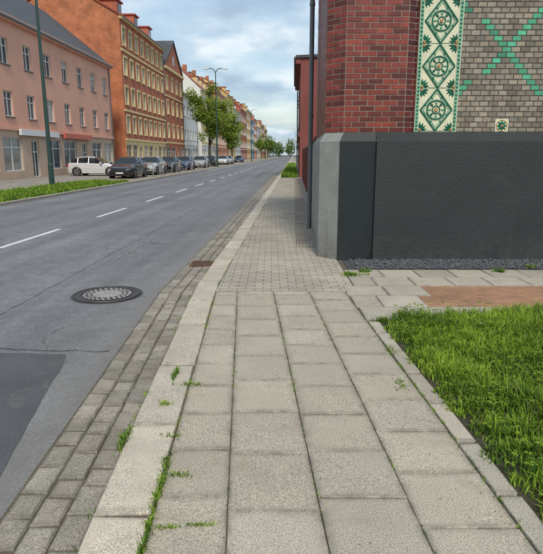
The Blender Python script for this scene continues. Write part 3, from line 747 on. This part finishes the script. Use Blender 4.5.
lamp(.3,150,8,[(-1,1.2)],'grey_metal')
# ------------------------------------------------------------ cars
car_cache={}
def car(x,y,col,rz=0,kind='hatch'):
    e=empty('parked_car' if kind=='hatch' else 'parked_van',street=True,loc=(x,y,.005),rz=rz)
    key=(col,kind)
    if key not in car_cache:
        if kind=='hatch':
            st=[(-2.12,.38,.58,.62,.62,.66,.5),(-2.02,.26,.66,.72,.78,.8,.58),(-1.75,.22,.74,.81,.86,.86,.66),(-1.1,.2,.88,.95,.88,.88,.7),(-.85,.2,.92,.99,.88,.88,.68),(-.1,.2,.95,1.42,.89,.89,.58),(.45,.2,.97,1.48,.89,.89,.6),(1.15,.2,.99,1.43,.89,.88,.58),(1.85,.22,1.0,1.08,.87,.86,.66),(2.0,.28,.92,.98,.83,.83,.62),(2.08,.4,.7,.74,.75,.75,.55)]
            g0,g1=4,8
        else:
            st=[(-2.4,.4,.75,.8,.75,.78,.6),(-2.3,.26,.9,.98,.92,.92,.75),(-1.9,.24,1.1,1.2,.95,.95,.8),(-1.2,.24,1.15,1.9,.96,.95,.76),(-.3,.24,1.15,1.96,.96,.95,.78),(1.0,.24,1.15,1.96,.96,.95,.78),(2.2,.24,1.15,1.92,.96,.95,.78),(2.4,.3,1.1,1.3,.92,.92,.76)]
            g0,g1=2,7
        b=MB(); rings=[]
        for (yy,zb,zt,zr,wb_,wm,wr) in st:
            zm=zb+(zt-zb)*.5
            rings.append([(-wb_*.94,yy,zb),(-wb_,yy,zm),(-wm,yy,zt-.05),(-wm*.965,yy,zt),(-wr-.05,yy,zr-.06),(-wr+.06,yy,zr),(wr-.06,yy,zr),(wr+.05,yy,zr-.06),(wm*.965,yy,zt),(wm,yy,zt-.05),(wb_,yy,zm),(wb_*.94,yy,zb)])
        for i in range(len(rings)-1):
            a,c=rings[i],rings[i+1]
            for j in range(12):
                k=(j+1)%12; mt=col
                if j in (3,7) and g0<=i<g1: mt='cglass'
                if j in (4,5,6) and (i==g0 or i==g1-1): mt='cglass'
                b.poly([a[j],a[k],c[k],c[j]],mt,.5)
        b.poly(rings[0],col); b.poly(rings[-1][::-1],col)
        w=.875 if kind=='hatch' else .95; fy=st[0][0]; by=st[-1][0]; zt=.62 if kind=='hatch' else .85
        for s in (-1,1):
            for py in ((.35,1.2) if kind=='hatch' else (-.3,.9)):
                zc=st[5][2]
                p0=(s*w*.985,py,zc-.02); p1=(s*(st[6][6]+.045 if kind=='hatch' else .84),py,st[5][3]-.05)
                b.cyl(p0,p1,.035,.035,col,6)
            b.cyl((s*(w+.02),-.62,.98),(s*(w+.16),-.66,1.02),.03,.05,'black',6); b.box(min(s*(w+.07),s*(w+.2)),max(s*(w+.07),s*(w+.2)),-.74,-.6,.95,1.08,col)
            x0,x1=sorted((s*.45,s*.76)); b.hexa([(x0,fy-.0,zt-.12),(x1,fy+.12,zt-.12),(x1,fy+.4,zt-.12),(x0,fy+.3,zt-.12),(x0,fy-.01,zt),(x1,fy+.11,zt+.03),(x1,fy+.4,zt+.03),(x0,fy+.3,zt)],'headl')
            x0,x1=sorted((s*.6,s*.84)); b.box(x0,x1,by-.14,by+.012,.72,.9,'tail')
        b.box(-.4,.4,fy-.015,fy+.1,.42,.54,'black'); b.box(-.26,.26,fy-.035,fy-.016,.33,.43,'plate'); b.box(-.7,.7,fy+.05,fy+.2,.2,.3,'black')
        b.box(-.26,.26,by+.005,by+.03,.55,.66,'plate')
        b.box(-.8,.8,fy+.35,by-.3,.16,.25,'black')
        me1=b.make('body',e).data
        t=MB()
        for s in (-1,1):
            for wy in ((-1.32,1.3) if kind=='hatch' else (-1.55,1.5)):
                x0,x1=s*(w-.22),s*(w+.012)
                t.cyl((x0,wy,.315),(x1,wy,.315),.315,.315,'tyre',20); t.cyl((x1,wy,.315),(x1+s*.004,wy,.315),.215,.215,'rim',16)
                t.torus((x1-s*.01,wy,.33),(1,0,0),.35,.035,'black',20,6)
                for k in range(5):
                    a=2*math.pi*k/5; t.cyl((x1+s*.008,wy,.315),(x1+s*.008,wy+.2*math.cos(a),.315+.2*math.sin(a)),.02,.03,'black',5)
        me2=t.make('wheels',e).data
        car_cache[key]=(me1,me2)
    else:
        for nm,me in zip(('body','wheels'),car_cache[key]):
            o=bpy.data.objects.new(nm,me); C.objects.link(o); o.parent=e
    return e
car(-11.9,39.6,'car_black')
car(-12.0,46.3,'car_silver'); car(-12,53,'car_black'); car(-12,60.5,'car_blue'); car(-12.1,71.5,'car_silver'); car(-12,80,'car_black'); car(-12,94,'car_white'); car(-12,101,'car_silver'); car(-12,122,'car_blue')
car(-15.6,43.5,'car_white',math.pi*.5)
for k in range(9):
    e=empty('bollard',street=True,loc=(-10.35,40.5+k*3.2,0)); b=MB(); b.cyl((0,0,0),(0,0,.85),.05,.045,'grey_metal',10); b.cyl((0,0,.85),(0,0,.92),.055,.03,'grey_metal',10); b.cyl((0,0,.62),(0,0,.72),.052,.052,'petal',10); b.make('post',e)

# ------------------------------------------------------------ trees
def tree(x,y,h,rad,nl,mat,ls=.22,name='street_tree',seed=0,clear=.3):
    rs=random.Random(seed); e=empty(name,street=True,loc=(x,y,0)); b=MB()
    th=h*clear; b.cyl((0,0,-.1),(0,0,th),h*.022,h*.016,'bark',8)
    b.cyl((0,0,th),(.1,0,h*.85),h*.016,h*.004,'bark',6)
    cl=[]
    for k in range(16):
        a=rs.uniform(0,6.28); z0=th+rs.uniform(0,h*.35); l=rad*rs.uniform(.5,1); z1=z0+rs.uniform(.12,.5)*h*.7
        z1=min(z1,h*.95)
        p=(0,0,z0); m=(math.cos(a)*l*.5,math.sin(a)*l*.5,z0+(z1-z0)*.6); q=(math.cos(a)*l,math.sin(a)*l,z1)
        b.cyl(p,m,h*.008,h*.005,'bark',5); b.cyl(m,q,h*.005,h*.002,'bark',5)
        cl.append((q,rad*rs.uniform(.25,.45))); cl.append((m,rad*rs.uniform(.22,.36)))
    for k in range(14):
        a=rs.uniform(0,6.28); r=rad*rs.uniform(.1,.75); z=h*rs.uniform(clear+.1,.97); r*= max(.25,1-((z/h-.55)/.5)**2)
        cl.append(((math.cos(a)*r,math.sin(a)*r,z),rad*rs.uniform(.22,.4)))
    b.make('trunk',e)
    f=MB()
    tw=sum(c[1]**2 for c in cl)
    for (c,cr) in cl:
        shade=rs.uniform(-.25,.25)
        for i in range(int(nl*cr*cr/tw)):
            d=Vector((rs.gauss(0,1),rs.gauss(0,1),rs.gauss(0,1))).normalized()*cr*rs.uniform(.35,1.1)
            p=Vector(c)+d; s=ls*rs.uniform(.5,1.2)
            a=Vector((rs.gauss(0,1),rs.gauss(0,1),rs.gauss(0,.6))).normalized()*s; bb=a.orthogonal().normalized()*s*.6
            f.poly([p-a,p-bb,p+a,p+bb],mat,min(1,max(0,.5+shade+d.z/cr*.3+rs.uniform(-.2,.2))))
    f.make('foliage',e)
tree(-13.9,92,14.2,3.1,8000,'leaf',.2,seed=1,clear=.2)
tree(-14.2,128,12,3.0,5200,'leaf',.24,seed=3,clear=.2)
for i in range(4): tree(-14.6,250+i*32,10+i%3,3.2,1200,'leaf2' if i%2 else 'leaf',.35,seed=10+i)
for i in range(7): tree(4.5+(i%2)*1.5,128+i*28,7+i%3*1.4,2.8,1900,'leaf' if i%3 else 'leaf2',.3,seed=30+i)
b=MB(); rs=random.Random(9)
for k in range(70):
    x=-170+k*5+rs.uniform(-3,3); y=470+rs.uniform(-30,30); h=rs.uniform(9,17)
    b.cyl((x,y,-.1),(x,y,h*.5),.3,.15,'bark',5,cap=False)
    for i in range(260):
        d=Vector((rs.gauss(0,1),rs.gauss(0,1),rs.gauss(0,1))).normalized()*rs.uniform(.4,1.05)
        p=Vector((x+d.x*4.5,y+d.y*4.5,h*.55+d.z*h*.48)); s=rs.uniform(.4,.9); a=Vector((rs.gauss(0,1),rs.gauss(0,1),rs.gauss(0,1))).normalized()*s; q=a.orthogonal().normalized()*s*.7
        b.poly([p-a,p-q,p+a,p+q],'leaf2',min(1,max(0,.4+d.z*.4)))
b.make('distant_trees',street=True)

# ------------------------------------------------------------ light & sky
EL=math.radians(48); AZ=math.radians(172)
w=bpy.data.worlds.new('World'); bpy.context.scene.world=w; w.use_nodes=True; nt=w.node_tree; nt.nodes.clear()
out=N(nt,'ShaderNodeOutputWorld'); bg=N(nt,'ShaderNodeBackground'); nt.links.new(bg.outputs[0],out.inputs[0]); bg.inputs[1].default_value=.15
sky=N(nt,'ShaderNodeTexSky',sky_type='NISHITA'); sky.sun_disc=False; sky.sun_elevation=EL; sky.sun_rotation=AZ; sky.air_density=1.2; sky.dust_density=1.5
g=N(nt,'ShaderNodeTexCoord').outputs['Generated']; sp=N(nt,'ShaderNodeSeparateXYZ'); nt.links.new(g,sp.inputs[0])
zz=N(nt,'ShaderNodeMath',operation='MAXIMUM'); nt.links.new(sp.outputs[2],zz.inputs[0]); zz.inputs[1].default_value=0
za=N(nt,'ShaderNodeMath',operation='ADD'); nt.links.new(zz.outputs[0],za.inputs[0]); za.inputs[1].default_value=.2
dx=N(nt,'ShaderNodeMath',operation='DIVIDE'); nt.links.new(sp.outputs[0],dx.inputs[0]); nt.links.new(za.outputs[0],dx.inputs[1])
dy=N(nt,'ShaderNodeMath',operation='DIVIDE'); nt.links.new(sp.outputs[1],dy.inputs[0]); nt.links.new(za.outputs[0],dy.inputs[1])
cb=N(nt,'ShaderNodeCombineXYZ'); nt.links.new(dx.outputs[0],cb.inputs[0]); nt.links.new(dy.outputs[0],cb.inputs[1])
n1=noise(nt,cb.outputs[0],1.5,8,.55); n2=noise(nt,cb.outputs[0],2.6,6,.5)
cc=ramp(nt,n2,[(.36,(2.7,3.6,4.6)),(.5,(3.8,4.8,5.7)),(.64,(6.0,6.5,6.8))])
f=ramp(nt,n1,[(.38,.3),(.56,.9)])
col=mix(nt,sky.outputs[0],cc,f)
nt.links.new(col,bg.inputs[0])
sl_=bpy.data.lights.new('Sun','SUN'); sl_.energy=2.7; sl_.angle=math.radians(10); sl_.color=(1,.92,.79)
so=bpy.data.objects.new('sun',sl_); C.objects.link(so)
d=Vector((math.sin(AZ)*math.cos(EL),math.cos(AZ)*math.cos(EL),math.sin(EL)))
so.rotation_euler=d.to_track_quat('Z','Y').to_euler()
cam=bpy.data.cameras.new('Camera'); co=bpy.data.objects.new('Camera',cam); C.objects.link(co)
cam.sensor_fit='HORIZONTAL'; cam.sensor_width=36; cam.lens=545/543*36; cam.clip_end=6000; cam.clip_start=.05
co.location=(0,0,1.6); co.rotation_euler=(math.radians(90-12.62),0,0)
sc=bpy.context.scene; sc.camera=co
sc.view_settings.view_transform='Standard'; sc.view_settings.look='None'; sc.view_settings.exposure=0
